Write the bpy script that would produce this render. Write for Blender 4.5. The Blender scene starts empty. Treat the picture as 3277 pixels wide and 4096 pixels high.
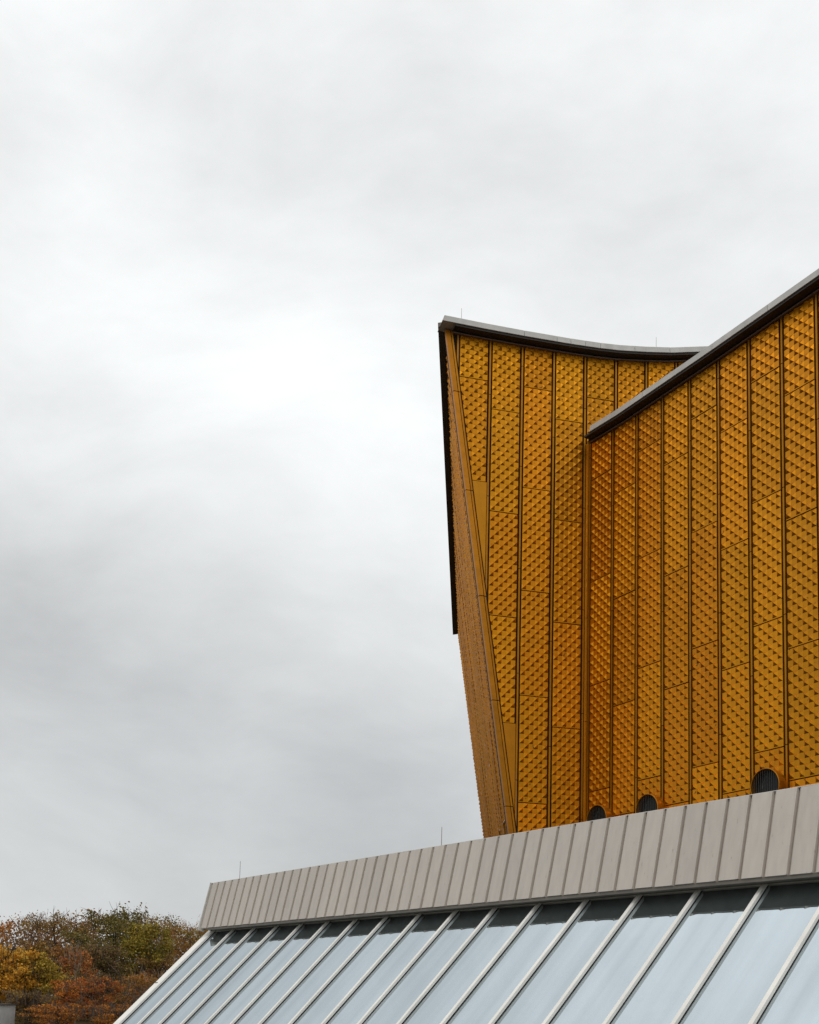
import bpy, bmesh, math, random
import numpy as np
from mathutils import Vector, Matrix

# ------------------------------------------------------------------ camera, sky, sun
scene = bpy.context.scene
COL = scene.collection
R = math.radians

cam_d = bpy.data.cameras.new('camera')
cam = bpy.data.objects.new('camera', cam_d)
COL.objects.link(cam)
CAM_Z = 2.8
cam.matrix_world = (Matrix.Translation((0, 0, CAM_Z)) @ Matrix.Rotation(R(90 + 6.1155), 4, 'X')
                    @ Matrix.Rotation(R(1.4662), 4, 'Z'))
cam_d.sensor_fit = 'VERTICAL'
cam_d.sensor_height = 36
cam_d.sensor_width = 36
cam_d.lens = 37.57
cam_d.shift_y = 0.3678
cam_d.clip_end = 3000
scene.camera = cam

SUN_AZ, SUN_EL = R(197), R(52)      # compass: measured clockwise from +Y; behind the camera, a little to the left
world = bpy.data.worlds.new('World')
scene.world = world
world.use_nodes = True
wn, wl = world.node_tree.nodes, world.node_tree.links
wn.clear()


def N(nodes, t, **kw):
    n = nodes.new(t)
    for k, v in kw.items():
        setattr(n, k, v)
    return n


w_out = N(wn, 'ShaderNodeOutputWorld')
w_bg = N(wn, 'ShaderNodeBackground')
wl.new(w_bg.outputs[0], w_out.inputs[0])
w_tc = N(wn, 'ShaderNodeTexCoord')
w_sky = N(wn, 'ShaderNodeTexSky', sky_type='NISHITA', sun_disc=False)
w_sky.sun_elevation, w_sky.sun_rotation = SUN_EL, SUN_AZ


def wmath(op, a, b=None, clamp=False):
    n = N(wn, 'ShaderNodeMath', operation=op, use_clamp=clamp)
    for i, v in enumerate((a, b)):
        if v is None:
            continue
        if isinstance(v, (int, float)):
            n.inputs[i].default_value = v
        else:
            wl.new(v, n.inputs[i])
    return n.outputs[0]


# an overcast deck: broad soft noise, a few large lighter and darker cloud masses
n0 = N(wn, 'ShaderNodeTexNoise')
n0.inputs['Scale'].default_value = 2.2
n0.inputs['Detail'].default_value = 3
wl.new(w_tc.outputs['Generated'], n0.inputs['Vector'])
warp = N(wn, 'ShaderNodeVectorMath', operation='MULTIPLY_ADD')
wl.new(n0.outputs['Color'], warp.inputs[0])
warp.inputs[1].default_value = (0.2, 0.2, 0.2)
wl.new(w_tc.outputs['Generated'], warp.inputs[2])
off = N(wn, 'ShaderNodeVectorMath', operation='SUBTRACT')
wl.new(warp.outputs[0], off.inputs[0])
off.inputs[1].default_value = (0.1, 0.1, 0.1)
nrm = N(wn, 'ShaderNodeVectorMath', operation='NORMALIZE')
wl.new(off.outputs[0], nrm.inputs[0])
mp = N(wn, 'ShaderNodeMapping')
mp.inputs['Scale'].default_value = (1.0, 1.0, 2.1)
wl.new(off.outputs[0], mp.inputs['Vector'])
n1 = N(wn, 'ShaderNodeTexNoise')
n1.inputs['Scale'].default_value = 2.6
n1.inputs['Detail'].default_value = 5
n1.inputs['Roughness'].default_value = 0.5
wl.new(mp.outputs[0], n1.inputs['Vector'])
lum = wmath('ADD', wmath('MULTIPLY', wmath('SUBTRACT', n1.outputs['Fac'], 0.5), 0.34), 0.835)
n2 = N(wn, 'ShaderNodeTexNoise')
n2.inputs['Scale'].default_value = 11.0
n2.inputs['Detail'].default_value = 6
n2.inputs['Roughness'].default_value = 0.6
wl.new(mp.outputs[0], n2.inputs['Vector'])
lum = wmath('ADD', lum, wmath('MULTIPLY', wmath('SUBTRACT', n2.outputs['Fac'], 0.5), 0.19))
CLOUDS = [  # direction (x, y, z), angular radius in degrees, strength
    ((-0.117, 0.880, 0.460), 9, 0.19),
    ((-0.222, 0.851, 0.475), 8, 0.13),
    ((-0.026, 0.908, 0.419), 7, 0.12),
    ((-0.289, 0.804, 0.519), 8, 0.10),
    ((-0.130, 0.831, 0.541), 8, 0.09),
    ((0.005, 0.871, 0.492), 7, 0.06),
    ((-0.332, 0.844, 0.422), 6, -0.10),
    ((-0.281, 0.880, 0.382), 7, -0.12),
    ((-0.190, 0.957, 0.220), 8, -0.17),
    ((-0.325, 0.916, 0.237), 7, -0.10),
    ((-0.049, 0.970, 0.240), 6, -0.06),
    ((-0.263, 0.956, 0.126), 6, 0.22),
    ((0.034, 0.734, 0.679), 9, -0.09),
    ((-0.110, 0.757, 0.644), 7, -0.04),
    ((0.201, 0.759, 0.619), 8, 0.03),
    ((0.119, 0.712, 0.692), 6, -0.04),
    ((0.039, 0.796, 0.603), 7, 0.03),
]
for c, rad, s in CLOUDS:
    d = N(wn, 'ShaderNodeVectorMath', operation='DOT_PRODUCT')
    wl.new(nrm.outputs[0], d.inputs[0])
    d.inputs[1].default_value = Vector(c).normalized()
    m = N(wn, 'ShaderNodeMapRange', interpolation_type='SMOOTHERSTEP')
    wl.new(d.outputs['Value'], m.inputs['Value'])
    m.inputs['From Min'].default_value = math.cos(R(rad * 2.0))
    m.inputs['From Max'].default_value = 1.0
    m.inputs['To Max'].default_value = s * (0.36 if s > 0 else 0.55)
    lum = wmath('ADD', lum, m.outputs[0])
# overcast skies grow brighter towards the zenith
sep = N(wn, 'ShaderNodeSeparateXYZ')
wl.new(w_tc.outputs['Generated'], sep.inputs[0])
elev = N(wn, 'ShaderNodeMapRange')
elev.inputs['From Min'].default_value = 0.0
elev.inputs['From Max'].default_value = 1.0
elev.inputs['To Min'].default_value = 0.70
elev.inputs['To Max'].default_value = 1.34
wl.new(sep.outputs['Z'], elev.inputs['Value'])
lum = wmath('MULTIPLY', lum, elev.outputs[0])
tint = N(wn, 'ShaderNodeMix', data_type='RGBA')
tint.inputs['A'].default_value = (0.972, 0.995, 1.015, 1)
tint.inputs['B'].default_value = (0.982, 1.0, 0.998, 1)
wl.new(wmath('MULTIPLY', lum, 1.0, True), tint.inputs['Factor'])
cl = N(wn, 'ShaderNodeVectorMath', operation='SCALE')
wl.new(tint.outputs['Result'], cl.inputs[0])
wl.new(lum, cl.inputs['Scale'])
sk = N(wn, 'ShaderNodeVectorMath', operation='SCALE')
wl.new(w_sky.outputs[0], sk.inputs[0])
sk.inputs['Scale'].default_value = 0.10
mixw = N(wn, 'ShaderNodeMix', data_type='RGBA')
mixw.inputs['Factor'].default_value = 0.95
wl.new(sk.outputs[0], mixw.inputs['A'])
wl.new(cl.outputs[0], mixw.inputs['B'])
wl.new(mixw.outputs['Result'], w_bg.inputs['Color'])
w_bg.inputs['Strength'].default_value = 1.0

sun_d = bpy.data.lights.new('sun', 'SUN')
sun_d.energy = 1.0
sun_d.angle = R(25)
sun_d.color = (1.0, 0.965, 0.91)
sun = bpy.data.objects.new('sun', sun_d)
COL.objects.link(sun)
sdir = Vector((math.sin(SUN_AZ) * math.cos(SUN_EL), math.cos(SUN_AZ) * math.cos(SUN_EL), math.sin(SUN_EL)))
sun.rotation_euler = (-sdir).to_track_quat('-Z', 'Y').to_euler()

vs = scene.view_settings
vs.view_transform = 'Standard'
vs.look = 'None'
vs.exposure = 0.0
vs.gamma = 1.0
vs.use_curve_mapping = False
scene.cycles.max_bounces = 6
scene.cycles.use_denoising = True


# ------------------------------------------------------------------ materials
def mat(name, color, rough=0.5, metal=0.0, var=0.0, noise=0.0, nscale=6.0, stretch=(1, 1, 1), bump=0.0, bscale=40.0,
        spec=0.5, island=0.0, dark=None):
    """colour with per-object variation, mottling, streaks and fine relief"""
    m = bpy.data.materials.new(name)
    m.use_nodes = True
    nt, ns, ls = m.node_tree, m.node_tree.nodes, m.node_tree.links
    b = ns['Principled BSDF']
    b.inputs['Roughness'].default_value = rough
    b.inputs['Metallic'].default_value = metal
    b.inputs['Specular IOR Level'].default_value = spec
    rgb = N(ns, 'ShaderNodeRGB')
    rgb.outputs[0].default_value = (*color, 1)
    cur = rgb.outputs[0]
    tc = N(ns, 'ShaderNodeTexCoord')
    if noise or dark:
        mpn = N(ns, 'ShaderNodeMapping')
        mpn.inputs['Scale'].default_value = stretch
        ls.new(tc.outputs['Object'], mpn.inputs['Vector'])
        info0 = N(ns, 'ShaderNodeObjectInfo')
        addv = N(ns, 'ShaderNodeVectorMath', operation='MULTIPLY_ADD')
        ls.new(info0.outputs['Random'], addv.inputs[0])
        addv.inputs[1].default_value = (37, 91, 53)
        ls.new(mpn.outputs[0], addv.inputs[2])
        nz = N(ns, 'ShaderNodeTexNoise')
        nz.inputs['Scale'].default_value = nscale
        nz.inputs['Detail'].default_value = 5
        ls.new(addv.outputs[0], nz.inputs['Vector'])
    if noise:
        mr = N(ns, 'ShaderNodeMapRange')
        mr.inputs['From Min'].default_value = 0.25
        mr.inputs['From Max'].default_value = 0.75
        mr.inputs['To Min'].default_value = 1 - noise
        mr.inputs['To Max'].default_value = 1 + noise
        ls.new(nz.outputs['Fac'], mr.inputs['Value'])
        sc = N(ns, 'ShaderNodeVectorMath', operation='SCALE')
        ls.new(cur, sc.inputs[0])
        ls.new(mr.outputs[0], sc.inputs['Scale'])
        cur = sc.outputs[0]
    if dark:
        nz2 = N(ns, 'ShaderNodeTexNoise')
        nz2.inputs['Scale'].default_value = nscale * 3.1
        nz2.inputs['Detail'].default_value = 3
        ls.new(addv.outputs[0], nz2.inputs['Vector'])
        rr = N(ns, 'ShaderNodeMapRange')
        rr.inputs['From Min'].default_value = 0.66
        rr.inputs['From Max'].default_value = 0.76
        ls.new(nz2.outputs['Fac'], rr.inputs['Value'])
        mx = N(ns, 'ShaderNodeMix', data_type='RGBA')
        ls.new(rr.outputs[0], mx.inputs['Factor'])
        ls.new(cur, mx.inputs['A'])
        mx.inputs['B'].default_value = (*dark, 1)
        cur = mx.outputs['Result']
    if var or island:
        if island:
            info = N(ns, 'ShaderNodeNewGeometry')
            src = info.outputs['Random Per Island']
            amt = island
        else:
            info = N(ns, 'ShaderNodeObjectInfo')
            src = info.outputs['Random']
            amt = var
        hs = N(ns, 'ShaderNodeHueSaturation')
        mh = N(ns, 'ShaderNodeMapRange')
        mh.inputs['To Min'].default_value = 0.5 - 0.03 * amt
        mh.inputs['To Max'].default_value = 0.5 + 0.03 * amt
        ls.new(src, mh.inputs['Value'])
        mv = N(ns, 'ShaderNodeMapRange')
        mv.inputs['To Min'].default_value = 1 - amt
        mv.inputs['To Max'].default_value = 1 + amt
        wnz = N(ns, 'ShaderNodeTexWhiteNoise', noise_dimensions='1D')
        ls.new(src, wnz.inputs['W'])
        ls.new(wnz.outputs['Value'], mv.inputs['Value'])
        ls.new(mh.outputs[0], hs.inputs['Hue'])
        ls.new(mv.outputs[0], hs.inputs['Value'])
        ls.new(cur, hs.inputs['Color'])
        cur = hs.outputs[0]
    ls.new(cur, b.inputs['Base Color'])
    if bump:
        bz = N(ns, 'ShaderNodeTexNoise')
        bz.inputs['Scale'].default_value = bscale
        ls.new(tc.outputs['Object'], bz.inputs['Vector'])
        bp = N(ns, 'ShaderNodeBump')
        bp.inputs['Strength'].default_value = bump
        bp.inputs['Distance'].default_value = 0.01
        ls.new(bz.outputs['Fac'], bp.inputs['Height'])
        ls.new(bp.outputs[0], b.inputs['Normal'])
    return m


M = {}
M['gold'] = mat('gold_anodised_aluminium', (0.555, 0.213, 0.004), 0.36, 0.82, var=0.12, noise=0.12, nscale=2.4, dark=(0.10, 0.045, 0.012))
M['gold_strip'] = mat('gold_strip', (0.42, 0.165, 0.006), 0.42, 0.75, var=0.12, noise=0.15, nscale=3)
M['gold_plain'] = mat('gold_plain_sheet', (0.50, 0.20, 0.006), 0.45, 0.75, var=0.06, noise=0.08, nscale=2)
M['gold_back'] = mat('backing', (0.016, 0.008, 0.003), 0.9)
M['cap'] = mat('roof_edge_zinc', (0.50, 0.485, 0.455), 0.5, 0.0, var=0.07, noise=0.14, nscale=3, stretch=(1, 1, .4))
M['soffit'] = mat('soffit_dark_bronze', (0.035, 0.028, 0.021), 0.55, noise=0.2)
M['trim'] = mat('trim_bronze', (0.20, 0.125, 0.085), 0.5, 0.2, noise=0.15)
M['verge'] = mat('verge_dark_bronze', (0.06, 0.05, 0.04), 0.6, noise=0.25, nscale=2)
M['parapet'] = mat('parapet_sheet', (0.49, 0.445, 0.395), 0.5, 0.05, var=0.05, noise=0.07, nscale=2.5, stretch=(3, 0.6, 1),
                   bump=0.15, bscale=3.0, dark=(0.36, 0.32, 0.28))
M['parapet_edge'] = mat('parapet_edge', (0.55, 0.53, 0.49), 0.45, 0.1, noise=0.1)
M['gutter'] = mat('gutter', (0.17, 0.155, 0.13), 0.5, 0.2, noise=0.2, stretch=(.3, .3, 1))
M['bar'] = mat('mullion_paint', (0.74, 0.72, 0.67), 0.4, var=0.04, noise=0.08, nscale=1.5)
M['rake'] = mat('rake_paint', (0.78, 0.76, 0.71), 0.45, noise=0.06, nscale=2)
M['gasket'] = mat('gasket', (0.02, 0.022, 0.022), 0.6)
M['rod'] = mat('rod_steel', (0.33, 0.32, 0.31), 0.4, 0.6)
M['black'] = mat('vent_black', (0.008, 0.008, 0.009), 0.6)
M['wire'] = mat('grille_wire', (0.07, 0.07, 0.065), 0.4, 0.4)
M['roofing'] = mat('roofing', (0.05, 0.048, 0.045), 0.8, noise=0.2, nscale=.6)
M['concrete'] = mat('concrete', (0.50, 0.495, 0.48), 0.8, noise=0.15, nscale=1.5)
M['bark'] = mat('bark', (0.075, 0.055, 0.04), 0.9, noise=0.3, nscale=4)
M['bark_pale'] = mat('bark_pale', (0.20, 0.145, 0.10), 0.9, noise=0.3, nscale=4)
M['bark_dark'] = mat('bark_dark', (0.028, 0.022, 0.018), 0.9, noise=0.3, nscale=4)
M['ground'] = mat('ground_leaf_litter', (0.05, 0.036, 0.018), 0.95, noise=0.45, nscale=.35, bump=.4, bscale=8, spec=0.0)
M['white'] = mat('sign_white', (0.75, 0.75, 0.73), 0.5, noise=0.05)


def leafmat(name, c, isl=0.45):
    m = mat(name, c, 0.7, island=isl, noise=0.28, nscale=0.55, spec=0.2)
    nt = m.node_tree
    b = nt.nodes['Principled BSDF']
    tr = N(nt.nodes, 'ShaderNodeBsdfTranslucent')
    src = b.inputs['Base Color'].links[0].from_socket
    nt.links.new(src, tr.inputs['Color'])
    mx = N(nt.nodes, 'ShaderNodeMixShader')
    mx.inputs[0].default_value = 0.28
    nt.links.new(b.outputs[0], mx.inputs[1])
    nt.links.new(tr.outputs[0], mx.inputs[2])
    nt.links.new(mx.outputs[0], nt.nodes['Material Output'].inputs['Surface'])
    return m


LEAF = {
    'yellow': (0.34, 0.185, 0.02), 'yellowgreen': (0.20, 0.145, 0.018), 'olive': (0.125, 0.085, 0.018),
    'darkgreen': (0.055, 0.058, 0.014), 'green': (0.11, 0.105, 0.016), 'orange': (0.27, 0.095, 0.013), 'rust': (0.17, 0.068, 0.016),
    'brown': (0.115, 0.062, 0.024), 'mauve': (0.13, 0.075, 0.05), 'maroon': (0.085, 0.036, 0.018), 'redorange': (0.25, 0.06, 0.018),
    'greybrown': (0.07, 0.048, 0.026),
}
for k, c in LEAF.items():
    M['leaf_' + k] = leafmat('leaf_' + k, tuple((q * .74 + e * .26) * 2.05 for q, e in zip(c, (0.14, 0.07, 0.02))))

# reflective coated double glazing: a clear mirror layer over a dark, slightly green interior
gm = bpy.data.materials.new('coated_glass')
gm.use_nodes = True
gn, gl = gm.node_tree.nodes, gm.node_tree.links
gb = gn['Principled BSDF']
gb.inputs['Base Color'].default_value = (0.035, 0.045, 0.045, 1)
gb.inputs['Roughness'].default_value = 0.5
gb.inputs['Specular IOR Level'].default_value = 0.0
gg = N(gn, 'ShaderNodeBsdfGlossy')
gg.inputs['Roughness'].default_value = 0.012
gg.inputs['Color'].default_value = (0.84, 0.935, 1.0, 1)
gf = N(gn, 'ShaderNodeFresnel')
gf.inputs['IOR'].default_value = 12.0
gtc = N(gn, 'ShaderNodeTexCoord')
gmp = N(gn, 'ShaderNodeMapping')
gmp.inputs['Scale'].default_value = (1.0, 0.05, 1.0)
gl.new(gtc.outputs['Object'], gmp.inputs['Vector'])
gnz = N(gn, 'ShaderNodeTexNoise')
gnz.inputs['Scale'].default_value = 1.7
gnz.inputs['Detail'].default_value = 4
gl.new(gmp.outputs[0], gnz.inputs['Vector'])
grefl = N(gn, 'ShaderNodeMapRange')  # streaks painted into the mirror strength stand in for diagonal reflections in the panes
grefl.inputs['From Min'].default_value = 0.35
grefl.inputs['From Max'].default_value = 0.75
grefl.inputs['To Min'].default_value = 1.0
grefl.inputs['To Max'].default_value = 0.84
gl.new(gnz.outputs['Fac'], grefl.inputs['Value'])
gmul = N(gn, 'ShaderNodeMath', operation='MULTIPLY')
gl.new(gf.outputs[0], gmul.inputs[0])
gl.new(grefl.outputs[0], gmul.inputs[1])
gbz = N(gn, 'ShaderNodeTexNoise')
gbz.inputs['Scale'].default_value = 0.9
gl.new(gtc.outputs['Object'], gbz.inputs['Vector'])
gbp = N(gn, 'ShaderNodeBump')
gbp.inputs['Strength'].default_value = 0.25
gbp.inputs['Distance'].default_value = 0.02
gl.new(gbz.outputs['Fac'], gbp.inputs['Height'])
gl.new(gbp.outputs[0], gg.inputs['Normal'])
gx = N(gn, 'ShaderNodeMixShader')
gl.new(gmul.outputs[0], gx.inputs[0])
gl.new(gb.outputs[0], gx.inputs[1])
gl.new(gg.outputs[0], gx.inputs[2])
gl.new(gx.outputs[0], gn['Material Output'].inputs['Surface'])
M['glass'] = gm


# ------------------------------------------------------------------ helpers
def link(o, parent=None, inv=None):
    COL.objects.link(o)
    if parent is not None:
        o.parent = parent
        if inv is not None:
            o.matrix_parent_inverse = inv
    return o


def thing(name, label, cat, loc, group=None):
    o = bpy.data.objects.new(name, None)
    o.empty_display_size = 0.5
    link(o)
    o.location = loc
    o['label'] = label
    o['category'] = cat
    if group:
        o['group'] = group
    return o


def rootinv(root):
    return Matrix.Translation(-Vector(root.location))


def mesh_from(name, verts, faces, m, smooth=False):
    me = bpy.data.meshes.new(name)
    me.from_pydata([tuple(v) for v in verts], [], faces)
    me.materials.append(m)
    if smooth:
        for p in me.polygons:
            p.use_smooth = True
    me.update()
    return me


def obj(name, me, parent=None, root=None, mw=None):
    """root given: the parent is the thing's Empty; else the parent is a part standing in world axes"""
    o = bpy.data.objects.new(name, me)
    link(o, parent, rootinv(root) if root is not None else None)
    if mw is not None:
        o.matrix_basis = mw
    return o


BOXF = [(0, 3, 2, 1), (4, 5, 6, 7), (0, 1, 5, 4), (1, 2, 6, 5), (2, 3, 7, 6), (3, 0, 4, 7)]


class MB:
    def __init__(s):
        s.v, s.f = [], []

    def box(s, x0, x1, y0, y1, z0, z1):
        b = len(s.v)
        s.v += [(x0, y0, z0), (x1, y0, z0), (x1, y1, z0), (x0, y1, z0), (x0, y0, z1), (x1, y0, z1), (x1, y1, z1), (x0, y1, z1)]
        s.f += [tuple(b + i for i in q) for q in BOXF]
        return s

    def hexa(s, pts):
        b = len(s.v)
        s.v += [tuple(p) for p in pts]
        s.f += [tuple(b + i for i in q) for q in BOXF]
        return s

    def prism(s, poly, d):
        """polygon (list of 3-d points) pushed along the vector d"""
        b, n = len(s.v), len(poly)
        s.v += [tuple(p) for p in poly] + [tuple(Vector(p) + Vector(d)) for p in poly]
        s.f += [tuple(b + i for i in range(n))[::-1], tuple(b + n + i for i in range(n))]
        s.f += [(b + i, b + (i + 1) % n, b + n + (i + 1) % n, b + n + i) for i in range(n)]
        return s

    def tube(s, pts, rads, k=6):
        pts = [Vector(p) for p in pts]
        b0 = len(s.v)
        for i, p in enumerate(pts):
            t = (pts[min(i + 1, len(pts) - 1)] - pts[max(i - 1, 0)]).normalized()
            a = t.orthogonal().normalized()
            c = t.cross(a)
            for j in range(k):
                an = 2 * math.pi * j / k
                s.v.append(tuple(p + (a * math.cos(an) + c * math.sin(an)) * rads[i]))
        for i in range(len(pts) - 1):
            for j in range(k):
                j2 = (j + 1) % k
                s.f.append((b0 + i * k + j, b0 + i * k + j2, b0 + (i + 1) * k + j2, b0 + (i + 1) * k + j))
        s.f.append(tuple(b0 + j for j in range(k))[::-1])
        s.f.append(tuple(b0 + (len(pts) - 1) * k + j for j in range(k)))
        return s

    def mesh(s, name, m, smooth=False):
        return mesh_from(name, s.v, s.f, m, smooth)


def frame(o, x, y, z):
    m = Matrix.Identity(4)
    for i, v in enumerate((x, y, z, o)):
        for j in range(3):
            m[j][i] = v[j]
    return m


UP = Vector((0, 0, 1))
# the concert hall: wall A (near frontal), wing B (running towards the camera), flank C (leaning, seen edge-on)
K = Vector((6.5371, 39.6373, 0))
AX = Vector((0.973571, 0.228385, 0))
AN = AX.cross(UP)
BX = Vector((0.514225, -0.857655, 0))
BN = BX.cross(UP)
FA = frame(K, AX, UP, AN)
FB = frame(K, BX, UP, BN)
P1 = Vector((0.85743, 38.30494, 28.48207))
P2 = Vector((3.68785, 38.96891, 9.07808))
F1 = Vector((2.26352, 55.0, 22.40721))
CY = (P1 - P2).normalized()
CN = -(P2 - P1).cross(F1 - P1).normalized()
if CN.x > 0:
    CN = -CN
CX = CY.cross(CN).normalized()
FC = frame(P1 - CN * 0.10, CX, CY, CN)
# the foyer in front
QR = Vector((8.49324, 22.0, 5.73221))
E1 = Vector((0.597662, -0.801748, 0))
BACK = Vector((0.801748, 0.597662, 0))

# ------------------------------------------------------------------ ground
g = MB()
g.v = [(-900, -300, 0), (900, -300, 0), (900, 1500, 0), (-900, 1500, 0)]
g.f = [(0, 1, 2, 3)]
go = obj('ground', g.mesh('ground', M['ground']))
go['kind'] = 'structure'

# ------------------------------------------------------------------ concert hall
hall = thing('concert_hall', 'golden concert hall clad in pyramid-relief panels with sweeping grey roof edges', 'concert hall', (6.0, 45.0, 0))

PITCH = 1.298
PH = 4.065           # panel module height
NR, NC = 22, 6
GROOVE = 0.20
PW = PITCH - GROOVE
FACE = 0.12          # panels stand this far off the backing
REL = 0.060          # height of the pyramids


def panel_bm(w=PW, h=PH - 0.034, nr=NR, nc=NC, rel=REL, rnd=None):
    """pressed panel: checkerboard of flat squares and raised pyramids, folded edges; origin at its lower left corner"""
    bm = bmesh.new()
    rnd = rnd or random.Random(random.random())
    cw, chh = w / nc, (h - 0.03) / nr
    grid = [[bm.verts.new((i * cw, 0.03 + j * chh, FACE)) for i in range(nc + 1)] for j in range(nr + 1)]
    for j in range(nr):
        for i in range(nc):
            a, b, c, d = grid[j][i], grid[j][i + 1], grid[j + 1][i + 1], grid[j + 1][i]
            if (i + j) % 2 == 0:
                t = bm.verts.new(((i + .5 + rnd.uniform(-.05, .05)) * cw, 0.03 + (j + .5 + rnd.uniform(-.05, .05)) * chh, FACE + rel * rnd.uniform(.84, 1.12)))
                for q in ((a, b, t), (b, c, t), (c, d, t), (d, a, t)):
                    bm.faces.new(q)
            else:
                bm.faces.new((a, b, c, d))
    lo = [bm.verts.new((i * cw, 0, FACE)) for i in range(nc + 1)]
    for i in range(nc):
        bm.faces.new((lo[i], lo[i + 1], grid[0][i + 1], grid[0][i]))
    ring = lo + [grid[j][nc] for j in range(nr + 1)] + [grid[nr][i] for i in range(nc - 1, -1, -1)] + [grid[j][0] for j in range(nr - 1, -1, -1)]
    back = [bm.verts.new((v.co.x, v.co.y, 0.03)) for v in ring]
    n = len(ring)
    for i in range(n):
        bm.faces.new((ring[i], back[i], back[(i + 1) % n], ring[(i + 1) % n]))
    return bm


def bm_mesh(bm, name, m):
    me = bpy.data.meshes.new(name)
    bm.normal_update()
    bm.to_mesh(me)
    bm.free()
    me.materials.append(m)
    return me


random.seed(3)
PANELS = [bm_mesh(panel_bm(), 'cladding_panel', M['gold']) for _ in range(6)]


def put_panel(part, F, x, y, cuts):
    """one cladding panel with its lower left corner at (x, y) of the wall, trimmed by half-planes a*x + b*y <= c"""
    corners = [(x, y), (x + PW, y), (x + PW, y + PH), (x, y + PH)]
    act = []
    for a, b, c in cuts:
        s = [a * p + b * q - c for p, q in corners]
        if min(s) >= -0.03:
            return None
        if max(s) > 1e-4:
            act.append((a, b, c))
    if act:
        bm = panel_bm()
        for a, b, c in act:
            no = Vector((a, b, 0)).normalized()
            co = no * ((c - a * x - b * y) / math.hypot(a, b))
            bmesh.ops.bisect_plane(bm, geom=bm.verts[:] + bm.edges[:] + bm.faces[:], plane_co=co, plane_no=no, clear_outer=True)
            # fold the trimmed edge back to the wall
            edges = [e for e in bm.edges if e.is_boundary and all(abs((v.co - co).dot(no)) < 1e-4 for v in e.verts)]
            r = bmesh.ops.extrude_edge_only(bm, edges=edges)
            for v in [q for q in r['geom'] if isinstance(q, bmesh.types.BMVert)]:
                v.co.z = 0.03
        if not bm.faces:
            bm.free()
            return None
        me = bm_mesh(bm, 'cladding_panel', M['gold'])
    else:
        me = random.choice(PANELS)
    rj = random.uniform(-0.004, 0.004)
    return obj('cladding_panel', me, part, None, F @ Matrix.Translation((x, y, rj)) @ Matrix.Rotation(random.uniform(-.0035, .0035), 4, 'Y') @ Matrix.Rotation(random.uniform(-.0012, .0012), 4, 'X'))


def clip_poly(poly, cuts):
    for a, b, c in cuts:
        out = []
        for i in range(len(poly)):
            p, q = poly[i], poly[(i + 1) % len(poly)]
            sp, sq = a * p[0] + b * p[1] - c, a * q[0] + b * q[1] - c
            if sp <= 0:
                out.append(p)
            if sp * sq < 0:
                t = sp / (sp - sq)
                out.append((p[0] + t * (q[0] - p[0]), p[1] + t * (q[1] - p[1])))
        poly = out
        if len(poly) < 3:
            return []
    return poly


def put_bar(part, F, poly, z0, z1, m, name, cuts=()):
    poly = clip_poly(list(poly), cuts)
    if len(poly) < 3:
        return None
    b = MB().prism([(p[0], p[1], z0) for p in poly], (0, 0, z1 - z0))
    return obj(name, b.mesh(name, m), part, None, F)


def rect(x0, x1, y0, y1):
    return [(x0, y0), (x1, y0), (x1, y1), (x0, y1)]


def strips(part, F, x, ys, cuts, bottom, top, phase, proud=0.0):
    """vertical cover strip centred in the groove at x, in lengths with open butt joints"""
    y = bottom + phase
    prev = bottom
    while prev < top:
        nxt = min(y, top)
        if nxt - prev > 0.1:
            put_bar(part, F, rect(x - 0.030, x + 0.034, prev + 0.012, nxt - 0.012), 0.0, 0.125 + random.uniform(0, proud), M['gold_strip'], 'cover_strip', cuts)
        prev = nxt
        y += PH


def lerp_poly(pts, x):
    pts = sorted(pts)
    if x <= pts[0][0]:
        return pts[0][1]
    for (x0, y0), (x1, y1) in zip(pts, pts[1:]):
        if x <= x1:
            return y0 + (y1 - y0) * (x - x0) / (x1 - x0)
    return pts[-1][1]


random.seed(4)
BOT = 7.0
# roof line of wall A: top of the cap, by wall coordinate (x to the right)
ROOF_A = [(-6.15, 28.655), (-4.5, 28.615), (-2.9, 28.600), (-1.0, 28.610), (0.2, 28.645), (1.08, 28.70), (2.2, 28.83), (3.3, 28.99),
          (4.98, 29.34), (6.5, 29.72), (8.5, 30.3)]
# wall A: backing
EA = 0.1482        # lean of the edge between A and C


def edge_x(z, o=0.0):
    return -(5.83 + o) + EA * (28.48 - z)


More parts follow.
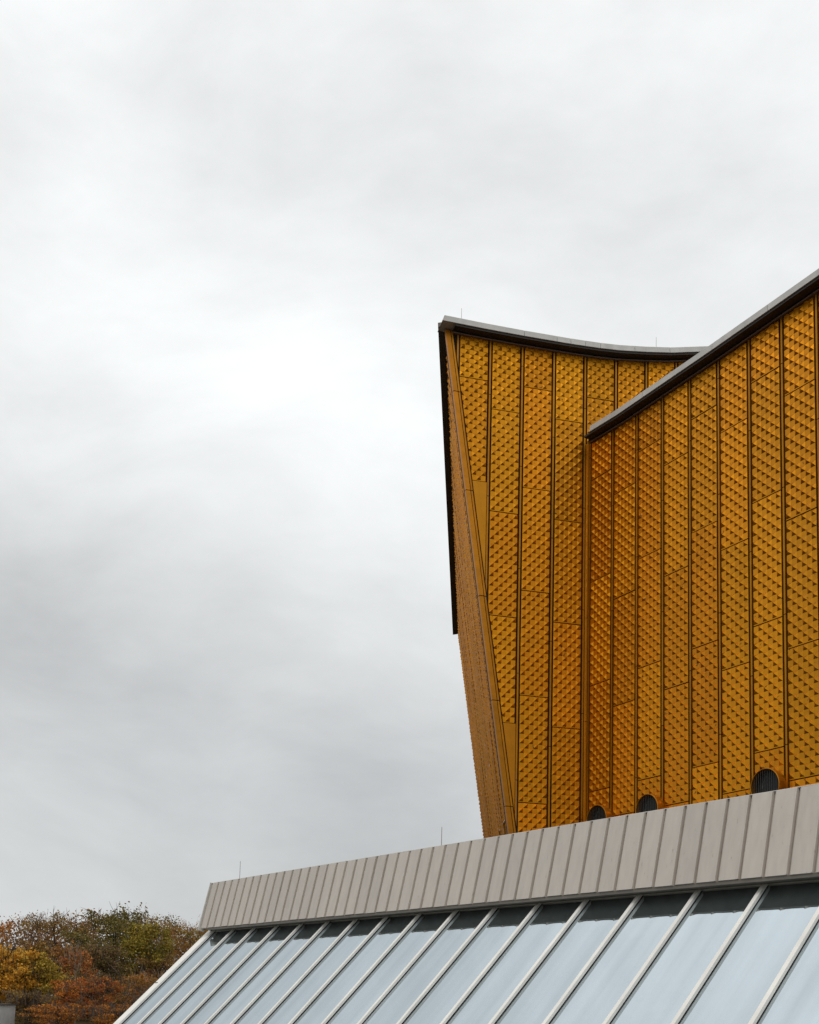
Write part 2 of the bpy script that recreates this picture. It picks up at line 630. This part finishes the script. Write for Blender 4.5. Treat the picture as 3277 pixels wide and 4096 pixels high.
xsA = [p[0] for p in ROOF_A if p[0] > -5.8]
poly = [(edge_x(BOT), BOT), (8.5, BOT)] + [(x, lerp_poly(ROOF_A, x) - 0.30) for x in sorted(xsA, reverse=True)] + [(edge_x(28.34), 28.34)]
wallA = obj('wall', MB().prism([FA @ Vector((p[0], p[1], -0.35)) for p in poly], AN * 0.35).mesh('wall', M['gold_back']), hall, hall)
cut_edge = (-1.0, -EA, -(edge_x(0) + 0.235))             # keep x >= edge_x + 0.235
SEAM_A = [-0.2 + PITCH * (k) for k in range(-5, 7)]
for k in range(len(SEAM_A) - 1):
    x0 = SEAM_A[k]
    if x0 > 8:
        continue
    idx = k + 1 if True else 0
    col = k - 4                                            # column right of the corner strip is 1; c3 is 0
    even = (k % 2 == 0)
    z0 = (26.545 if k in (1, 3, 5, 7, 9, 11) else 25.44)
    xm = x0 + PITCH / 2
    t0, t1 = lerp_poly(ROOF_A, x0), lerp_poly(ROOF_A, x0 + PITCH)
    sl = (t1 - t0) / PITCH
    top_cut = (-sl, 1.0, t0 - sl * x0 - 0.43)
    cuts = [top_cut, cut_edge]
    if x0 > 0:
        cuts.append((0.0, -1.0, -20.0))
    # below a given joint the column beside the leaning edge is closed by a plain triangular sheet
    zplain = {0: None, 1: 22.47, 2: 13.235}.get(k)
    if x0 + PITCH < edge_x(28.3) or k == 0:
        continue
    y = z0 + PH
    cuts.append((0.0, -1.0, -BOT))
    while y > BOT - PH:
        if zplain is None or y > zplain - 0.1:
            put_panel(wallA, FA, x0 + GROOVE / 2, y + 0.011, cuts)
        y -= PH
    if zplain is not None:
        pl = clip_poly(rect(x0 + GROOVE / 2, x0 + GROOVE / 2 + PW + 0.05, BOT, zplain), [cut_edge])
        if pl:
            put_bar(wallA, FA, pl, 0.0, 0.115, M['gold_plain'], 'plain_panel')
for k in range(1, len(SEAM_A)):
    x = SEAM_A[k]
    if x > 8:
        continue
    top = lerp_poly(ROOF_A, x) - 0.34
    lo = BOT if x < 0.5 else 20.0
    strips(wallA, FA, x, None, [cut_edge], lo, top, (k * 1.37) % PH)
# twin bars running down the leaning edge
for o0, o1, zz in ((-0.095, 0.085, 0.15), (0.115, 0.185, 0.135)):
    zb = [28.33, 25.9, 22.05, 18.0, 14.05, 10.1, BOT]
    for a, b in zip(zb[1:], zb):
        put_bar(wallA, FA, [(edge_x(a) + o0, a + .015), (edge_x(a) + o1, a + .015), (edge_x(b) + o1, b - .015), (edge_x(b) + o0, b - .015)],
                0.0, zz, M['gold_strip'], 'edge_bar')

# wing B: backing
ROOF_B = [(0.30, 24.985), (2.2, 24.91), (6.7, 24.955), (10.1, 25.03), (12.2, 25.08)]
poly = [(0.0, BOT), (12.2, BOT)] + [(x, z - 0.33) for x, z in sorted(ROOF_B, reverse=True)] + [(0.0, 24.65)]
wallB = obj('wall', MB().prism([FB @ Vector((p[0], p[1], -0.35)) for p in poly], BN * 0.35).mesh('wall', M['gold_back']), hall, hall)
PITCH_B = 1.3017
SEAM_B = [0.252 + PITCH_B * k for k in range(10)]
for k in range(9):
    x0 = SEAM_B[k]
    z0 = 14.87 if k % 2 == 0 else 13.78
    t0, t1 = lerp_poly(ROOF_B, x0), lerp_poly(ROOF_B, x0 + PITCH_B)
    sl = (t1 - t0) / PITCH_B
    cuts = [(-sl, 1.0, t0 - sl * x0 - 0.475)]
    y = z0 + 3 * PH
    cuts.append((0.0, -1.0, -BOT))
    while y > BOT - PH:
        put_panel(wallB, FB, x0 + GROOVE / 2, y + 0.011, cuts)
        y -= PH
for k, x in enumerate(SEAM_B):
    strips(wallB, FB, x, None, [], BOT, lerp_poly(ROOF_B, x) - 0.43, (k * 1.61 + 0.7) % PH)
# plain cover in the inner corner, in lengths
zc = [BOT, 9.45, 13.55, 17.6, 21.75, 24.6]
for a, b in zip(zc, zc[1:]):
    put_bar(wallB, FB, rect(0.10, 0.172, a + .008, b - .008), 0.0, 0.12, M['gold_plain'], 'corner_cover')
    put_bar(wallA, FA, rect(-0.138, 0.0, a + .008, b - .008), 0.0, 0.13, M['gold_plain'], 'corner_cover')


# flank C, leaning out over the left, seen almost edge-on
def to_c(P):
    q = P - P1
    return (q.dot(CX), q.dot(CY))


f1 = to_c(F1)
far = (f1[0], f1[1] - 17.5)
poly = [(0.0, -21.5), (0.0, 0.0), f1, far]
wallC = obj('wall', MB().prism([FC @ Vector((p[0], p[1], -0.35)) for p in poly[::-1]], CN * 0.35).mesh('wall', M['gold_back']), hall, hall)
slC = f1[1] / f1[0]
cutsC = [(-slC, 1.0, -0.12), (-1.0, 0.0, -f1[0])]
x = -0.20 - PITCH
k = 0
while x > f1[0] - PITCH:
    y = (-2.6 if k % 2 else -3.7)
    while y > -22:
        put_panel(wallC, FC, x + GROOVE / 2, y + 0.011, cutsC + [(0, -1, 21.5)])
        y -= PH
    strips(wallC, FC, x + PITCH, None, cutsC, -21.4, -0.1, (k * 1.3) % PH, 0.055)
    x -= PITCH
    k += 1
for o0, o1 in ((-0.10, -0.02),):
    for a, b in zip((-21.4, -17.3, -13.3, -9.2, -5.2), (-17.3, -13.3, -9.2, -5.2, -0.2)):
        put_bar(wallC, FC, rect(o0, o1, a + .015, b - .015), 0.0, 0.13, M['gold_strip'], 'edge_bar')

# roof edges: cap in lengths, dark soffit, thin bronze trim
roof = obj('roof', MB().prism([P1 + Vector((0.1, 0.4, 0.0)), FA @ Vector((-2.9, 28.42, -0.3)), FA @ Vector((1.08, 28.5, -0.3)), FA @ Vector((3.3, 28.8, -0.3)),
                               FA @ Vector((8.5, 30.1, -0.3)), Vector((24, 62, 27.5)), F1 + Vector((0.3, 0, 0))], (0, 0, 0.12)).mesh('roof', M['roofing']), hall, hall)
roofB = obj('roof', MB().prism([FB @ Vector((0.0, 24.75, 0.1)), FB @ Vector((12.2, 24.95, 0.1)), FB @ Vector((12.2, 24.95, -14)), FA @ Vector((10, 24.75, 0.05))],
                               (0, 0, 0.1)).mesh('roof', M['roofing']), hall, hall)


def roof_edge(F, line, breaks, part_roof, x_soff0, capw=0.56, hh=0.225, chamfer=0.0):
    xs = sorted(set(breaks))
    for a, b in zip(xs, xs[1:]):
        inner = sorted({a + .008, b - .008} | {p[0] for p in line if a < p[0] < b})
        m = MB()
        for u, v in zip(inner, inner[1:]):
            zu, zv = lerp_poly(line, u), lerp_poly(line, v)
            ch = chamfer if u == inner[0] and a == xs[0] else 0.0
            pts = [F @ Vector(q) for q in ((u - ch, zu - hh, -0.2), (v, zv - hh, -0.2), (v, zv - hh, capw), (u - ch, zu - hh, capw),
                                           (u, zu, -0.2), (v, zv, -0.2), (v, zv, capw - 0.02), (u, zu, capw - 0.02))]
            m.hexa(pts)
        obj('cap', m.mesh('cap', M['cap']), part_roof, None)
    pts = sorted({x_soff0, xs[-1]} | {p[0] for p in line if x_soff0 < p[0] < xs[-1]})
    s, t = MB(), MB()
    for u, v in zip(pts, pts[1:]):
        zu, zv = lerp_poly(line, u) - hh, lerp_poly(line, v) - hh
        for mb, (d0, d1, n0, n1) in ((s, (-.08, -.004, 0.0, capw - 0.05)), (t, (-.17, -.12, 0.0, 0.20))):
            mb.hexa([F @ Vector(q) for q in ((u, zu + d0, n0), (v, zv + d0, n0), (v, zv + d0, n1), (u, zu + d0, n1),
                                             (u, zu + d1, n0), (v, zv + d1, n0), (v, zv + d1, n1), (u, zu + d1, n1))])
    obj('soffit', s.mesh('soffit', M['soffit']), part_roof, None)
    obj('trim', t.mesh('trim', M['trim']), part_roof, None)


roof_edge(FA, [(a, b - .05) for a, b in ROOF_A], [-6.06, -2.88, -1.55, -0.98, -0.38, 0.25, 1.7, 3.2, 5.0, 6.8, 8.5], roof, -5.6, chamfer=0.08)
roof_edge(FB, [(a, b - .05) for a, b in ROOF_B], [0.74, 3.6, 6.9, 9.2, 12.2], roofB, 0.35, hh=0.225, chamfer=0.06)
# verge along the top of the flank
va, vb = Vector((0.12, 0.05, 0)), Vector((f1[0], f1[1], 0))
dv = (vb - va).normalized()
pv = Vector((-dv.y, dv.x, 0))
if pv.y < 0:
    pv = -pv
m = MB()
m.hexa([FC @ q for q in (va - pv * .06, vb - pv * .06, vb - pv * .06 + Vector((0, 0, .42)), va - pv * .06 + Vector((0, 0, .42)),
                         va + pv * .17, vb + pv * .17, vb + pv * .17 + Vector((0, 0, .40)), va + pv * .17 + Vector((0, 0, .40)))])
obj('verge', m.mesh('verge', M['verge']), roof, None)

# lightning rods on the roof
for x, h in ((-5.30, 0.62), (2.78, 0.60)):
    z = lerp_poly(ROOF_A, x)
    b = FA @ Vector((x, z - 0.02, 0.2))
    obj('lightning_rod', MB().tube([b, b + UP * 0.06, b + UP * 0.07, b + UP * h], [.03, .03, .011, .008], 6).mesh('lightning_rod', M['rod']), hall, hall)

# round ventilator drums with wire grilles at the foot of wing B
for x in (1.10, 3.70, 8.78):
    r, zc_, n0, n1 = 0.56, 9.62, 0.09, 0.42
    m = MB()
    k = 40
    ring = [(math.cos(2 * math.pi * i / k), math.sin(2 * math.pi * i / k)) for i in range(k)]
    prof = [(r, n0 - .05), (r, n1), (r - .02, n1 + .01), (r - .035, n1), (r - .035, n0)]
    for c, s in ring:
        for rr, n in prof:
            m.v.append(tuple(FB @ Vector((x + rr * c, zc_ + rr * s, n))))
    L = len(prof)
    for i in range(k):
        for j in range(L - 1):
            a, b = i * L + j, ((i + 1) % k) * L + j
            m.f.append((a, b, b + 1, a + 1))
    drum = obj('vent_drum', m.mesh('vent_drum', M['gold_strip'], False), hall, hall)
    obj('vent_back', MB().prism([FB @ Vector((x + (r - .03) * c, zc_ + (r - .03) * s, 0.175)) for c, s in ring], BN * 0.02).mesh('vent_back', M['black']), drum)
    for i in range(-6, 7):
        bx = i * 0.083
        hgt = math.sqrt(max(0.0, (r - .035) ** 2 - bx * bx))
        obj('grille_bar', MB().box(x + bx - .004, x + bx + .004, zc_ - hgt, zc_ + hgt, n1 - .035, n1 - .022).mesh('grille_bar', M['wire']), drum, None, FB)
    obj('wire', MB().tube([FB @ Vector(q) for q in ((x - .12, zc_ - .05, n1 - .05), (x - .10, zc_ + .1, n1 - .05), (x - .02, zc_ + .22, n1 - .05), (x + .07, zc_ + .33, n1 - .05), (x + .08, zc_ + .43, n1 - .05))],
                          [.014, .012, .01, .007, .005], 5).mesh('wire', M['wire']), drum)

# ------------------------------------------------------------------ foyer
foyer = thing('foyer_building', 'low foyer building with a pale standing-seam metal parapet above sloping glass', 'building', (4.0, 32.0, 0))
EP = R(77)
PV = BACK * math.cos(EP) + UP * math.sin(EP)
PN = E1.cross(PV)
FP = frame(QR, E1, PV, PN)
S0, SP, NP_ = -29.0, 0.6135, 58
SEND = S0 + SP * NP_
HPAR = 2.01
# parapet core with roof behind
core = MB()
core.prism([FP @ Vector((S0 + .02, 0.03, -0.10)), FP @ Vector((S0 + .02, HPAR - .03, -0.10)), FP @ Vector((S0 + .02, HPAR - .03, -0.4)) , FP @ Vector((S0 + .02, 0.03, -0.6))], E1 * (SEND - S0))
parapet = obj('parapet', core.mesh('parapet', M['gutter']), foyer, foyer)
prof = [(0.0, -0.095), (0.015, -0.090), (0.042, -0.052), (0.070, -0.020), (0.10, -0.005), (0.17, 0.0), (SP - 0.06, 0.0), (SP - 0.008, 0.006), (SP + 0.002, 0.026), (SP + 0.013, 0.022), (SP + 0.013, -0.09), (0.0, -0.095)]
pm = MB()
pm.prism([(x, 0.0, z) for x, z in prof], (0, HPAR, 0))
PPM = pm.mesh('metal_panel', M['parapet'])
random.seed(11)
for k in range(NP_):
    dy = random.uniform(-0.008, 0.006)
    o = obj('metal_panel', PPM, parapet, None, FP @ Matrix.Translation((S0 + SP * k, dy, random.uniform(-.003, .003))) @ Matrix.Rotation(random.uniform(-.003, .003), 4, 'Y'))
ep = MB()
ep.hexa([FP @ Vector(q) for q in ((S0 - .07, -.10, -.25), (S0 - .012, -.10, -.25), (S0 - .012, -.10, .05), (S0 - .07, -.10, .05),
                                  (S0 - .07, HPAR + .02, -.25), (S0 - .012, HPAR + .02, -.25), (S0 - .012, HPAR + .02, .05), (S0 - .07, HPAR + .02, .05))])
obj('end_plate', ep.mesh('end_plate', M['parapet_edge']), parapet, None)
tc_ = MB().box(S0 - .01, SEND, HPAR + .002, HPAR + .018, -.30, -.012)
obj('top_flashing', tc_.mesh('top_flashing', M['parapet_edge']), parapet, None, FP)
# gutter under the parapet
GQ = frame(QR, E1, BACK, UP)
gu = MB()
gu.box(S0 + .75, SEND, 0.03, 0.52, -0.095, -0.012)
gut = obj('gutter', gu.mesh('gutter', M['gutter']), foyer, foyer, GQ)
g2 = MB()
g2.box(S0 + .62, SEND, 0.012, 0.028, -0.05, -0.014)
obj('gutter_lip', g2.mesh('gutter_lip', M['gutter']), gut, None, GQ)
# sloping glass
GV = BACK * math.cos(R(45)) + UP * math.sin(R(45))
FG = frame(QR - UP * 0.315 + BACK * 0.33, E1, GV, E1.cross(GV))
GL = -6.6
MS = [-28.64 + 1.8007 * k for k in range(20)]
gl_base = MB().box(-29.0, SEND, GL, 0.36, -0.14, -0.05)
glz = obj('glazing', gl_base.mesh('glazing', M['gasket']), foyer, foyer, FG)
loc = Matrix.Identity(4)
for a, b in zip([-28.9] + MS, MS + [None]):
    if b is None:
        continue
    wdt = b - a
    p = MB().box(a + 0.055, b - 0.055, GL, 0.29, -0.04, -0.012)
    obj('pane', p.mesh('pane', M['glass']), glz, None, Matrix.Rotation(R(random.uniform(-.05, .05)), 4, 'X'))
for s in MS:
    mm = MB().box(s - 0.052, s + 0.052, GL, 0.315, 0.012, 0.085)
    bar = obj('mullion', mm.mesh('mullion', M['bar']), glz, None)
tb = MB().box(-28.9, SEND, 0.292, 0.335, -0.02, 0.05)
obj('head_bar', tb.mesh('head_bar', M['bar']), glz, None)
rk = MB().box(-29.22, -28.78, GL, 0.33, -0.14, 0.06)
obj('rake_trim', rk.mesh('rake_trim', M['rake']), glz, None)
rk = MB().box(-28.78, -28.72, GL, 0.30, -0.14, 0.02)
obj('rake_trim', rk.mesh('rake_trim', M['bar']), glz, None)
# clips on the rake
for v in (-2.95,):
    c = MB().box(-29.20, -28.96, v - .02, v + .02, 0.06, 0.075)
    obj('flashing_joint', c.mesh('flashing_joint', M['gutter']), glz, None)
# roof deck, plinth and gable behind
tl = FP @ Vector((S0 + .1, HPAR - .15, -.3))
tr = FP @ Vector((SEND, HPAR - .15, -.3))
rf = MB().prism([tl, tr, tr + BACK * 30, tl + BACK * 30], (0, 0, .06))
obj('roof', rf.mesh('roof', M['roofing']), foyer, foyer)
gb0 = FG @ Vector((-29.0, 0.05, -.16))
gb1 = FG @ Vector((-29.0, GL, -.16))
gab = MB().prism([gb1, Vector((gb1.x, gb1.y, 0)), Vector((gb0.x, gb0.y, 0)) + BACK * 8, Vector((gb0.x, gb0.y, 0)) + BACK * 8 + UP * 7.3, gb0 + BACK * .6 + UP * 1.6, gb0], E1 * 0.25)
obj('gable_wall', gab.mesh('gable_wall', M['concrete']), foyer, foyer)
pb = FG @ Vector((-29.0, GL, -.02))
pl = MB().prism([Vector((pb.x, pb.y, 0)), Vector((pb.x, pb.y, pb.z)), Vector((pb.x, pb.y, pb.z)) + BACK * .4, Vector((pb.x, pb.y, 0)) + BACK * .4], E1 * (SEND + 29.0))
obj('plinth', pl.mesh('plinth', M['concrete']), foyer, foyer)
# lightning rods standing on the parapet
for s, h in ((-13.40, 0.66), (-26.75, 0.80)):
    b = FP @ Vector((s, HPAR, -0.15))
    obj('lightning_rod', MB().tube([b, b + UP * .05, b + UP * .06, b + UP * h], [.03, .03, .012, .009], 6).mesh('lightning_rod', M['rod']), foyer, foyer)

# ------------------------------------------------------------------ trees
def px(xd, D):
    """distance D straight ahead; sideways position from the sight line through column xd (of 1725)"""
    return (xd - 862.5) / 2250.0 * D


def leaf_mesh(name, C, size, rng, m, flat=0.0):
    n = len(C)
    q = rng.normal(size=(n, 3))
    q /= np.linalg.norm(q, axis=1)[:, None]
    a = np.cross(q, rng.normal(size=(n, 3)))
    a /= np.linalg.norm(a, axis=1)[:, None]
    b = np.cross(q, a)
    s = size * rng.uniform(0.55, 1.3, (n, 1))
    V = np.empty((n, 4, 3))
    V[:, 0] = C - a * s * .55
    V[:, 1] = C + b * s * .36 + q * s * .08
    V[:, 2] = C + a * s * .55
    V[:, 3] = C - b * s * .36 + q * s * .08
    me = bpy.data.meshes.new(name)
    me.vertices.add(n * 4)
    me.vertices.foreach_set('co', V.reshape(-1))
    me.loops.add(n * 4)
    me.loops.foreach_set('vertex_index', np.arange(n * 4, dtype=np.int32))
    me.polygons.add(n)
    me.polygons.foreach_set('loop_start', np.arange(0, n * 4, 4, dtype=np.int32))
    me.polygons.foreach_set('loop_total', np.full(n, 4, dtype=np.int32))
    me.update()
    me.validate()
    me.materials.append(m)
    return me


def tree(name, label, cat, x, D, H, W, kind, seed, bark='bark', leaves=3600, base=0.07, limbs=12, size=0.26, clumps=46, bare=0.0, stems=1, group=None,
         kind2=None):
    leaves = int(leaves * 2.3)
    size *= .82
    clumps = int(clumps * 2.0)
    W *= 1.22
    rng = np.random.default_rng(seed)
    rd = random.Random(seed)
    root = thing(name, label, cat, (x, D, 0), group)
    tips = []
    for st in range(stems):
        wood = MB()
        lean = Vector((rd.uniform(-.12, .12), rd.uniform(-.12, .12), 0)) * (1 if stems == 1 else 3.2)
        off_ = Vector((0, 0, 0)) if stems == 1 else Vector((rd.uniform(-.3, .3), rd.uniform(-.3, .3), 0)) * W * .3
        n = 7
        tp, r0 = [], max(.06, H * 0.019 / math.sqrt(stems))
        for i in range(n + 1):
            t = i / n
            tp.append(off_ + Vector((lean.x * H * t * t + rd.uniform(-.1, .1) * t * 1.2, lean.y * H * t * t + rd.uniform(-.1, .1) * t * 1.2, H * 0.93 * t)))
        wood.tube(tp, [r0 * (1.25 if i == 0 else (1 - .9 * i / n)) + .012 for i in range(n + 1)], 6)
        for i in range(limbs):
            t = base + (0.95 - base) * (i + rd.random()) / limbs
            j = min(n - 1, int(t * n))
            p = tp[j].lerp(tp[j + 1], t * n - j)
            an = i * 2.4 + rd.uniform(-.5, .5)
            prof_ = math.sin(math.pi * min(1, max(0.05, (t - base * .55) / (1.06 - base * .55)))) ** .6
            ln = W * .5 * prof_ * rd.uniform(.75, 1.12)
            rise = rd.uniform(.25, .8) * ln
            d = Vector((math.cos(an), math.sin(an), 0))
            q = [p, p + d * ln * .35 + UP * rise * .2, p + d * ln * .7 + UP * rise * .55, p + d * ln + UP * rise]
            rl = r0 * (1 - t * .75) * .6 + .015
            wood.tube(q, [rl, rl * .75, rl * .5, rl * .2 + .006], 5)
            tips += [q[2], q[3], (q[1] + q[2]) * .5]
            for b in range(3):
                s0 = q[1].lerp(q[3], rd.uniform(.1, .9))
                e = s0 + (d * rd.uniform(.1, .8) + Vector((rd.uniform(-.8, .8), rd.uniform(-.8, .8), rd.uniform(.1, 1.0)))) * ln * .38
                wood.tube([s0, s0.lerp(e, .5) + Vector((0, 0, .05)), e], [rl * .35 + .006, rl * .22 + .005, .005], 4)
                tips.append(e)
        tips.append(tp[-1])
        twg = MB()
        for b in range(26):
            an = rd.uniform(0, 6.28)
            rr_ = W * .42 * math.sqrt(rd.random())
            s0 = Vector((off_.x + lean.x * H + rr_ * math.cos(an), off_.y + lean.y * H + rr_ * math.sin(an), H * (.93 - .35 * (rr_ / (W * .5)) ** 2)))
            e = s0 + Vector((rd.uniform(-.3, .3), rd.uniform(-.3, .3), rd.uniform(.6, 1.0))) * H * .11
            twg.tube([s0 - UP * .6, s0.lerp(e, .5) + Vector((rd.uniform(-.08, .08), 0, 0)), e], [.03, .022, .01], 4)
        for b in range(6):
            s0 = tp[rd.randint(n - 2, n)]
            e = s0 + Vector((rd.uniform(-.5, .5), rd.uniform(-.5, .5), rd.uniform(.5, 1.2))) * H * .09
            wood.tube([s0, (s0 + e) * .5 + Vector((rd.uniform(-.1, .1), 0, 0)), e], [.03, .02, .008], 4)
            tips.append(e)
        obj('trunk', wood.mesh('trunk', M[bark]), root)
        tw = obj('twigs', twg.mesh('twigs', M[bark]), root)
        tw['kind'] = 'stuff'
    tips = np.array([tuple(t) for t in tips])
    cl_ = tips[rng.integers(0, len(tips), clumps)] + rng.normal(size=(clumps, 3)) * np.array([W * .05, W * .05, H * .03])
    # half of the clumps fill the body of the crown
    half = clumps // 2
    dd_ = rng.normal(size=(half, 3))
    dd_ /= np.linalg.norm(dd_, axis=1)[:, None]
    dd_ *= rng.uniform(.35, 1, (half, 1)) ** .5
    zc0 = .54 + base * .35
    cl_[:half] = dd_ * np.array([W * .46, W * .46, H * (0.97 - zc0)]) + np.array([0, 0, H * zc0])
    wts = rng.uniform(.4, 1.4, clumps)
    ids = rng.choice(clumps, leaves, p=wts / wts.sum())
    sp = rng.uniform(.55, 1.15, clumps)[ids][:, None]
    C_ = cl_[ids] + rng.normal(size=(leaves, 3)) * np.array([W * .062, W * .062, H * .03]) * sp
    C_ = C_[(C_[:, 2] > 0.1) & (C_[:, 2] < H * (.93 + .10 * np.sin(C_[:, 0] * 2.3 + seed) * np.cos(C_[:, 1] * 1.9)))]
    if kind2 is None:
        obj('crown', leaf_mesh('crown', C_, size, rng, M['leaf_' + kind]), root)
    else:
        side = (np.sin(ids[:len(C_)] * 12.9) > -0.45)
        obj('crown', leaf_mesh('crown', C_[side], size, rng, M['leaf_' + kind]), root)
        obj('crown', leaf_mesh('crown', C_[~side], size, rng, M['leaf_' + kind2]), root)
    return root


def T(xd, top, D, wpx, kind, label, seed, name='autumn_tree', cat='tree', **kw):
    hor = 2069 + .0256 * (xd + 830)
    H = CAM_Z + (hor - top) * D / 2250
    tree(name, label, cat, px(xd, D), D, H, wpx * D / 2250, kind, seed, **kw)


# far row
T(-35, 1918, 150, 130, 'orange', 'orange-brown tree at the left picture edge, behind the yellow tree', 1, kind2='rust', leaves=5200, clumps=60)
T(55, 1914, 148, 105, 'mauve', 'thin pinkish brown tree with sparse twiggy top on the left skyline', 2, leaves=2600, size=.22, limbs=16)
T(125, 1914, 146, 110, 'olive', 'olive brown tree with dark forked trunk left of the bare skyline twigs', 3, bark='bark_dark', leaves=4200, kind2='brown')
T(190, 1922, 150, 100, 'brown', 'brown half-bare tree with fine twigs, left of the dark green tree', 4, leaves=2600, size=.2, limbs=18, kind2='rust')
T(352, 1928, 150, 110, 'olive', 'rusty olive tree on the skyline right of the dark green tree', 5, leaves=5200, size=.2, kind2='rust', clumps=70)
T(412, 1926, 152, 105, 'rust', 'rust brown tree behind the left end of the metal parapet', 6, leaves=5200, size=.2, kind2='olive', clumps=70)
T(470, 1918, 150, 110, 'green', 'green-brown tree top just left of the parapet end', 7, leaves=4200, kind2='rust', clumps=60)
# middle row
T(252, 1902, 122, 150, 'darkgreen', 'tallest tree with dark green crown standing above the skyline', 8, name='evergreen_tree', leaves=9000, clumps=90, limbs=20, bark='bark_dark', kind2='darkgreen', size=.27)
T(312, 1922, 118, 95, 'green', 'yellow-green tree beside the dark green tallest tree', 9, leaves=5600, clumps=60, kind2='yellowgreen')
T(150, 1978, 116, 110, 'brown', 'brown leafy tree with long pale trunk in the middle of the wood', 10, bark='bark_pale', leaves=3800, kind2='rust')
T(222, 1985, 112, 100, 'greybrown', 'dark grey-brown tree below the dark green crown', 11, leaves=5200, kind2='darkgreen', bark='bark')
T(345, 2005, 118, 120, 'brown', 'brown tree low beside the white edge of the sloping glass', 12, leaves=5600, size=.2, kind2='olive')
T(405, 2022, 120, 120, 'maroon', 'dark maroon tree low behind the white edge of the glass', 13, leaves=5600, size=.2, kind2='maroon')
T(70, 1982, 112, 105, 'olive', 'olive tree between the yellow tree and the yellow-green tree', 14, leaves=4800, kind2='brown', bark='bark_dark')
# front row
T(10, 1992, 94, 115, 'yellow', 'golden yellow tree at the left picture edge', 15, leaves=6200, clumps=60, base=.3, size=.24, bark='bark_dark')
T(98, 2008, 96, 105, 'yellowgreen', 'low yellow-green tree with dark forked limbs', 16, leaves=3800, clumps=42, base=.3, size=.24, bark='bark_dark', stems=2)
T(145, 2058, 93, 75, 'orange', 'small bright orange tree in the front of the wood', 17, leaves=2600, clumps=30, bark='bark_dark', size=.2)
T(170, 1990, 100, 60, 'rust', 'slender grey-trunked tree with few reddish leaves', 18, leaves=900, clumps=22, bark='bark_pale', size=.2, kind2='redorange', base=.35)
T(218, 2052, 92, 95, 'rust', 'rusty red bushy tree at the foot of the wood', 19, leaves=2800, kind2='redorange', clumps=36, stems=2, size=.2)
T(292, 2046, 96, 125, 'rust', 'rust coloured tree with long pale bare branches', 20, leaves=2600, bark='bark_pale', stems=3, limbs=8, kind2='olive', size=.2)
T(345, 2078, 92, 110, 'maroon', 'dark reddish shrub beside the lower edge of the white glass trim', 21, name='shrub', cat='shrub', leaves=4200, stems=3, limbs=7, size=.17, kind2='rust', base=.05)
T(265, 2112, 84, 120, 'rust', 'low rust-red shrub at the bottom edge beside the glass', 22, name='shrub', cat='shrub', leaves=2600, stems=3, limbs=6, size=.15, kind2='orange', base=.05)
T(130, 2112, 84, 110, 'orange', 'low orange shrub at the bottom edge under the orange tree', 23, name='shrub', cat='shrub', leaves=2400, stems=3, limbs=6, size=.15, kind2='rust', base=.05)
T(70, 2085, 86, 90, 'greybrown', 'dark brownish shrub at the bottom below the yellow tree', 24, name='shrub', cat='shrub', leaves=2600, stems=3, limbs=6, size=.17, kind2='olive', base=.05)
# the wood goes on behind as one mass
rng = np.random.default_rng(77)
n = 60000
bx = rng.uniform(-130, -18, n)
bz = rng.uniform(0, 1, n)
hgt = 14.3 + 0.8 * np.sin(bx * .23) + .8 * np.sin(bx * .61 + 1)
C_ = np.stack([bx, rng.uniform(165, 180, n), bz * hgt + rng.normal(size=n) * .3 + .3], axis=1)
wd = obj('woodland', leaf_mesh('woodland', C_, .46, rng, M['leaf_brown']))
wd['kind'] = 'stuff'
wd['label'] = 'brown autumn woodland massed behind the nearer trees'
wd['category'] = 'woodland'

# ------------------------------------------------------------------ pale pavilion glimpsed at the left edge, white notice board between the trunks
pav = thing('pavilion', 'pale grey pavilion corner glimpsed at the bottom left picture edge', 'building', (px(-25, 80), 80, 0))
ox, oy = px(8, 80), 80.0
obj('wall', MB().box(ox - 4, ox - .12, oy, oy + 4, 0, 1.9).mesh('wall', M['concrete']), pav, pav)
obj('corner_post', MB().box(ox - .118, ox + .02, oy - .02, oy + .3, 0, 1.75).mesh('corner_post', M['gasket']), pav, pav)
obj('roof', MB().box(ox - 4.05, ox + .05, oy - .05, oy + 4.05, 1.902, 1.95).mesh('roof', M['roofing']), pav, pav)
sg = thing('notice_board', 'small white board low between the tree trunks', 'sign', (px(117, 86), 86, 0))
sx, sy = px(117, 86), 86.0
obj('post', MB().box(sx - .04, sx + .04, sy, sy + .08, 0, .55).mesh('post', M['rod']), sg, sg)
obj('board', MB().box(sx - .28, sx + .28, sy - .03, sy - .004, .25, .95).mesh('board', M['white']), sg, sg)
